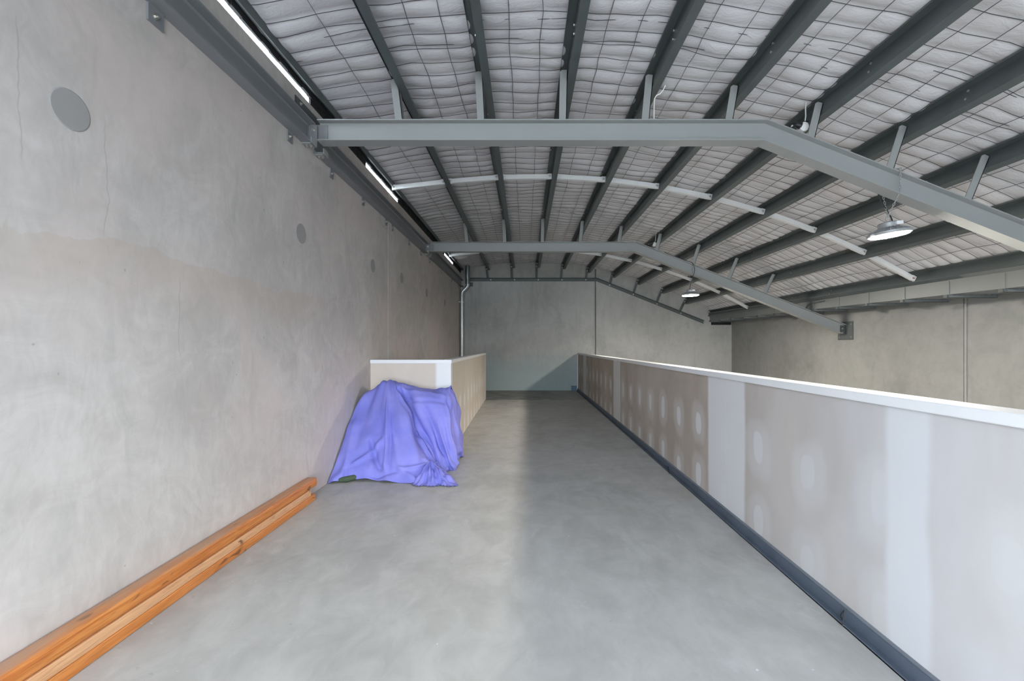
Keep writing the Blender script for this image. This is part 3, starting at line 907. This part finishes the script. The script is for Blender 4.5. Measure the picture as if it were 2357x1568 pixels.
# ------------------------------------------------------------------ mezzanine half walls
hw = thing('half_wall', 'long plasterboard half wall with white cap along the open right edge of the mezzanine', 'half wall', (1.56, 5, 0))
x0 = 1.512
sheets = [YF + .02, 3.29, 7.18, 11.05, 12.46]
for a, c in zip(sheets, sheets[1:]):
    obj('plasterboard', B().box(x0, x0 + .012, a + .0006, c - .0006, .068, 1.052), M['board_r'], hw)
obj('outer_lining', B().box(1.598, 1.61, YF + .02, 12.46, -.25, 1.052), M['board_r'], hw)
obj('stud_core', B().box(x0 + .012, 1.598, YF + .03, 12.45, .0, 1.052), M['cavity'], hw)
obj('cap', B().box(1.497, 1.622, YF + .02, 12.475, 1.050, 1.092), M['white'], hw, bevel=.003)
obj('end_bead', B().box(1.497, 1.622, 12.458, 12.472, .07, 1.052), M['white'], hw)
ta = thing('toe_angle', 'dark blue-grey steel angle along the foot of the long half wall', 'steel angle', (1.5, 5, 0))
obj('angle', B().box(1.500, 1.508, YF + .02, 12.50, .0, .066).box(1.470, 1.508, YF + .02, 12.50, .0005, .006).box(1.470, 1.4715, YF + .02, 12.5, .0005, .014), M['toe'], ta)
obj('upper_lip', B().box(1.506, 1.5115, YF + .02, 12.50, .060, .080), plain('lip_grey', (.17, .185, .21), .5, 0, .2, 8), ta)
obj('return_stub', B().box(1.335, 1.490, YE - .06, YE - .002, .0, .135), plain('stub_blue', (.045, .10, .16), .5, 0, .15, 8), ta)
tw = tag(obj('tie_wire', B().tube([(1.495, 2.05, .005), (1.488, 2.05, .03), (1.492, 2.03, .065), (1.46, 2.00, .010), (1.452, 1.985, .022)], .0022, 5), M['black']), 'short bent black tie wire at the foot of the long half wall, nearest the camera', 'wire')
tw = tag(obj('tie_wire', B().tube([(1.495, 4.55, .03), (1.480, 4.50, .045), (1.470, 4.45, .012), (1.462, 4.40, .006)], .004, 5), M['black']), 'bent black tie wire at the foot of the long half wall, farther from the camera', 'wire')

sw = thing('half_wall', 'short L-shaped plasterboard half wall round the stair opening against the left wall', 'half wall', (-1.4, 5.3, 0))
FX, FY, BX, BY, TOP = -.898, 5.24, -.956, 10.48, 1.13
obj('plasterboard', B().box(XL + .002, FX, FY, FY + .012, .006, TOP - .04), M['board_f'], sw)
def skew(x_off0, x_off1, y0, y1, z0, z1):
    fx = lambda y: FX + (BX - FX) * (y - FY) / (BY - FY)
    v = []
    for xo in (x_off0, x_off1):
        for y in (y0, y1):
            for z in (z0, z1): v.append((fx(y) + xo, y, z))
    return B().add(v, [(0, 1, 3, 2), (4, 6, 7, 5), (0, 4, 5, 1), (2, 3, 7, 6), (0, 2, 6, 4), (1, 5, 7, 3)])
for a, c in ((FY, 7.86), (7.862, BY)):
    obj('plasterboard', skew(-.012, 0, a + .0005, c - .0005, .006, TOP - .04), M['board_s'], sw)
obj('stud_core', skew(-.09, -.012, FY + .012, BY, .0, TOP - .04).box(XL + .002, FX - .012, FY + .012, FY + .09, 0, TOP - .04), M['cavity'], sw)
obj('cap', B().box(XL + .002, FX + .01, FY - .012, FY + .10, TOP - .042, TOP), M['white'], sw, bevel=.003)
obj('cap', skew(-.105, .010, FY + .10, BY + .01, TOP - .042, TOP), M['white'], sw, bevel=.003)
obj('end_bead', skew(-.09, .004, BY, BY + .008, .004, TOP - .042), M['white'], sw)
obj('corner_bead', B().box(FX - .004, FX + .0025, FY - .0025, FY + .004, .004, TOP - .042), M['white'], sw)

# ------------------------------------------------------------------ timbers along the left wall
def timber(name, prof, y0, y1, mat, lab, kx=0.0):
    n = len(prof); b = B(); v = []
    ny_ = 24
    for j in range(ny_ + 1):
        y = y0 + (y1 - y0) * j / ny_
        for px, pz in prof: v.append((px + kx * (y - 2.5) + .0015 * math.sin(2.3 * y + pz * 20), y, pz))
    f = [(j * n + k, j * n + (k + 1) % n, (j + 1) * n + (k + 1) % n, (j + 1) * n + k) for j in range(ny_) for k in range(n)]
    f += [tuple(range(n))[::-1], tuple(ny_ * n + k for k in range(n))]
    b.v, b.f = v, f
    tag(obj(name, b, mat, None, smooth=True), lab, 'timber', 'orange timbers stacked along the left wall')
def rr(x0, x1, z0, z1, r):
    out = []
    for cx, cz, a0 in ((x1 - r, z0 + r, -90), (x1 - r, z1 - r, 0), (x0 + r, z1 - r, 90), (x0 + r, z0 + r, 180)):
        for k in range(4):
            a = math.radians(a0 + 30 * k); out.append((cx + r * math.cos(a), cz + r * math.sin(a)))
    return out
T0 = .55
timber('timber_length', rr(XL + .004, XL + .100, .001, .054, .005), T0, 3.66, M['timber3'], 'bottom orange timber lying on the concrete floor')
timber('timber_length', rr(XL + .003, XL + .096, .055, .105, .003), T0 + .1, 3.60, M['timber2'], 'middle timber of the stack showing its pale planed edge')
timber('timber_length', rr(XL + .002, XL + .094, .106, .178, .016), T0 - .05, 3.705, M['timber'], 'top dusty orange timber of the stack with rounded edges')

# ------------------------------------------------------------------ blue sheet thrown over a heap
def W(px, py, Y):
    return ((px - VPX) * Y / F_PX, Y, CAM_H - (py - VPY) * Y / F_PX)
colsP = [
 [(845,905,4.90),(817,940,4.72),(800,975,4.58),(788,1010,4.44),(772,1055,4.28),(758,1095,4.14),(749,1112,4.08)],
 [(868,887,4.90),(851,930,4.74),(840,970,4.58),(828,1010,4.42),(812,1050,4.28),(798,1082,4.18),(787,1107,4.12)],
 [(886,881,4.86),(878,925,4.68),(871,970,4.52),(864,1010,4.40),(857,1050,4.29),(848,1080,4.21),(836,1102,4.15)],
 [(898,881,4.86),(900,922,4.68),(901,965,4.50),(899,1010,4.37),(896,1050,4.27),(891,1082,4.18),(888,1107,4.11)],
 [(912,883,4.86),(922,922,4.70),(936,962,4.50),(948,1010,4.36),(958,1050,4.27),(956,1082,4.18),(945,1113,4.09)],
 [(922,886,4.88),(930,922,4.80),(944,962,4.70),(962,1010,4.60),(984,1046,4.46),(990,1080,4.32),(986,1110,4.14)],
 [(945,892,4.90),(956,925,4.72),(970,965,4.64),(990,1010,4.56),(1004,1044,4.49),(1010,1072,4.45),(1014,1094,4.40)],
 [(988,896,4.96),(998,922,4.73),(1006,965,4.65),(1015,1010,4.59),(1025,1045,4.55),(1032,1069,4.52),(1035,1085,4.50)],
 [(1022,896,4.96),(1025,921,4.76),(1029,965,4.67),(1035,1010,4.61),(1042,1050,4.57),(1047,1073,4.54),(1050,1084,4.53)],
 [(1034,895,4.97),(1038,922,4.86),(1041,965,4.80),(1045,1008,4.78),(1050,1040,4.79),(1053,1050,4.82),(1055,1055,4.88)],
 [(1037,896,5.02),(1048,918,5.00),(1055,950,5.02),(1060,985,5.04),(1063,1015,5.06),(1066,1038,5.08),(1068,1051,5.10)],
]
G = np.array([[W(*p) for p in c] for c in colsP])                     # columns x rows x 3
G[..., 0] = np.maximum(G[..., 0], XL + .012)
G[..., 2] = np.maximum(G[..., 2], .006)
# back of the heap: top falls away to the half wall, right end turns round
back = []
for c in G:
    t = c[0].copy(); back.append([(t[0], 5.20, max(.05, t[2] - .10)), (t[0], (t[1] + 5.20) / 2 + .02, t[2] - .015)])
G = np.concatenate([np.array(back), G], axis=1)
endc = G[-1].copy(); endc[:, 1] = 5.215; endc[:, 0] -= .03
G = np.concatenate([G, endc[None]], axis=0)
def resample(A, n):
    m = len(A); t = np.linspace(0, m - 1, n); i = np.clip(np.floor(t).astype(int), 0, m - 2); u = (t - i).reshape((-1,) + (1,) * (A.ndim - 1))
    p0, p1, p2, p3 = A[np.maximum(i - 1, 0)], A[i], A[i + 1], A[np.minimum(i + 2, m - 1)]
    return .5 * ((2 * p1) + (-p0 + p2) * u + (2 * p0 - 5 * p1 + 4 * p2 - p3) * u ** 2 + (-p0 + 3 * p1 - 3 * p2 + p3) * u ** 3)
NU, NV = 150, 96
A = resample(G, NU); A = np.swapaxes(resample(np.swapaxes(A, 0, 1), NV), 0, 1)
du = np.gradient(A, axis=0); dv = np.gradient(A, axis=1)
nrm = np.cross(dv, du); nrm /= np.linalg.norm(nrm, axis=2, keepdims=True) + 1e-9
if nrm[NU // 3, NV // 2, 1] > 0: nrm = -nrm
u = np.linspace(0, 11, NU)[:, None]; v = np.linspace(0, 8, NV)[None, :]
def crease(u0, v0, u1, v1, wd, amp):
    """ridge (or valley) along a line in the sheet, fading at both ends"""
    L = math.hypot(u1 - u0, v1 - v0); dx, dy = (u1 - u0) / L, (v1 - v0) / L
    s = ((u - u0) * dx + (v - v0) * dy) / L; d = (u - u0) * -dy + (v - v0) * dx
    return amp * np.exp(-(d / wd) ** 2) * np.clip(np.minimum(s + .08, 1.08 - s) * 6, 0, 1)
D = np.zeros((NU, NV))
for c in [(2.6, 3.0, 2.9, 7.0, .10, .020), (2.85, 3.6, 3.1, 7.2, .07, -.014), (3.15, 4.8, 3.45, 7.0, .08, .014), (1.7, 5.0, 2.6, 7.0, .16, -.022),
          (1.2, 6.6, 2.5, 5.0, .14, .020), (3.9, 2.6, 4.8, 4.6, .09, .025), (4.3, 2.4, 5.3, 5.0, .06, -.035), (4.55, 3.2, 5.15, 4.9, .035, .022), (5.0, 4.9, 5.6, 6.6, .05, -.03), (2.62, 3.4, 2.72, 6.4, .035, -.012), (8.62, 3.2, 8.9, 7.6, .05, -.03), (5.2, 5.6, 5.9, 7.2, .05, .028), (4.4, 6.2, 5.1, 6.9, .06, .02), (.9, 6.8, 1.2, 7.8, .07, -.012), (4.8, 5.0, 5.4, 7.0, .10, .03),
          (5.6, 4.6, 6.1, 7.5, .12, -.02), (4.5, 2.2, 8.2, 2.7, .12, .012), (5.0, 2.9, 8.0, 3.1, .10, -.012), (8.5, 3.0, 8.8, 7.6, .10, -.028),
          (8.15, 3.2, 8.3, 7.4, .12, .018), (9.3, 3.6, 9.5, 7.8, .10, .022), (7.0, 4.0, 7.6, 7.5, .22, .014), (6.4, 3.2, 6.9, 6.2, .16, -.014),
          (3.4, 6.9, 4.6, 6.6, .12, .018), (3.4, 7.0, 2.4, 7.7, .12, -.012), (3.45, 7.0, 4.3, 7.8, .10, .012), (0.5, 4.0, .9, 7.6, .16, .012)]:
    D += crease(*c)
for k in range(26):
    a = rng.uniform(0, 6.28); fu, fv = 2.2 * math.cos(a), 1.3 * math.sin(a)
    D += .0016 * np.sin(fu * u * (1 + k * .12) + fv * v * (1 + k * .10) + rng.uniform(0, 6.28))
edge = np.clip(v / 2.0, 0, 1)
A = A + nrm * (1.55 * D * edge)[..., None]
A[..., 0] = np.maximum(A[..., 0], XL + .006); A[..., 1] = np.minimum(A[..., 1], 5.222); A[..., 2] = np.maximum(A[..., 2], .003)
cb = B()
cb.v = [tuple(p) for p in A.reshape(-1, 3)]
cb.f = [(i * NV + j, (i + 1) * NV + j, (i + 1) * NV + j + 1, i * NV + j + 1) for i in range(NU - 1) for j in range(NV - 1)]
cov = thing('cloth_cover', 'violet-blue cloth sheet draped over a heap beside the left wall', 'sheet', (-1.3, 4.6, 0))
o = obj('sheet', cb, M['cover'], cov)
o.data.polygons.foreach_set('use_smooth', [True] * len(o.data.polygons))
sm = o.modifiers.new('thickness', 'SOLIDIFY'); sm.thickness = .003; sm.offset = -1
# gathered corner lying on the floor
nb, nr = 110, 26
bp = np.array([(-1.06, 4.05), (-1.0, 4.00), (-.93, 4.01), (-.86, 3.99), (-.78, 4.02), (-.70, 3.99), (-.615, 4.01), (-.66, 4.12), (-.71, 4.22), (-.75, 4.32), (-.80, 4.42), (-.88, 4.47), (-.97, 4.40), (-1.03, 4.25), (-1.07, 4.13), (-1.06, 4.05)])
tt = np.linspace(0, len(bp) - 1, nb + 1)[:-1]
bx = np.interp(tt, np.arange(len(bp)), bp[:, 0]); by = np.interp(tt, np.arange(len(bp)), bp[:, 1])
cx, cy, cz = -.925, 4.24, .175
kb = B()
ang = np.arange(nb) / nb * 2 * math.pi
fold = .55 * np.sin(ang * 7 + .6) + .35 * np.sin(ang * 13 + 2.0) + .25 * np.sin(ang * 19 + 1.1)
for j in range(nr + 1):
    s = j / nr
    for k in range(nb):
        sharp = math.copysign(abs(fold[k]) ** .7, fold[k])
        hgt = cz * (1 - s) ** 1.5 + .036 * sharp * s ** .8 * (1.05 - s) * 2.0 + .010 * (1 - abs(2 * s - 1))
        qx, qy = cx + (bx[k] - cx) * s, cy + (by[k] - cy) * s
        cr = 0
        for q_ in range(6):
            a_ = .5 + q_ * 1.13; w_ = (qx * math.cos(a_) + qy * math.sin(a_)) * (5 + 2.1 * q_) + q_ * .37
            cr += abs((w_ % 1) - .5) * 2 / (1 + .35 * q_)
        hgt += .085 * (cr / 3.2 - .38) * min(1, s * 3) * min(1, (1 - s) * 5)
        tw_ = .10 * math.sin(6 * s + k * .1) * s * (1 - s)
        kb.v.append((cx + (bx[k] - cx) * s + tw_ * (by[k] - cy), cy + (by[k] - cy) * s - tw_ * (bx[k] - cx), max(.004 + .004 * (k % 3), hgt)))
for j in range(nr):
    for k in range(nb):
        k2 = (k + 1) % nb
        kb.f.append((j * nb + k, j * nb + k2, (j + 1) * nb + k2, (j + 1) * nb + k))
o = obj('gathered_corner', kb, M['cover'], cov)
o.data.polygons.foreach_set('use_smooth', [True] * len(o.data.polygons))
# things that peek out below the hem
gb = B()
gb.tube([(-1.80, 4.16, .024), (-1.77, 4.13, .026), (-1.70, 4.13, .030), (-1.64, 4.16, .038), (-1.60, 4.22, .050)], [.012, .022, .028, .026, .010], 14)
tag(obj('green_bag', gb, M['green'], None, smooth=True), 'dark green canvas edge poking out under the blue sheet by the wall', 'bag')
rg = B()
for k in range(4):
    rg.torus((-1.29 + .022 * k, 4.19 - .008 * (k % 2), .012 + .003 * k), .013, .0025, (1, 0, 0), (0, .5, .86), 14, 5)
tag(obj('ring_clips', rg, M['white_p'], None, smooth=True), 'little white rings in a chain under the hem of the blue sheet', 'rings')
tag(obj('wood_chip', B().box(-1.225, -1.205, 4.16, 4.22, .001, .012), M['white_p']), 'pale sliver on the floor under the hem of the blue sheet', 'chip')
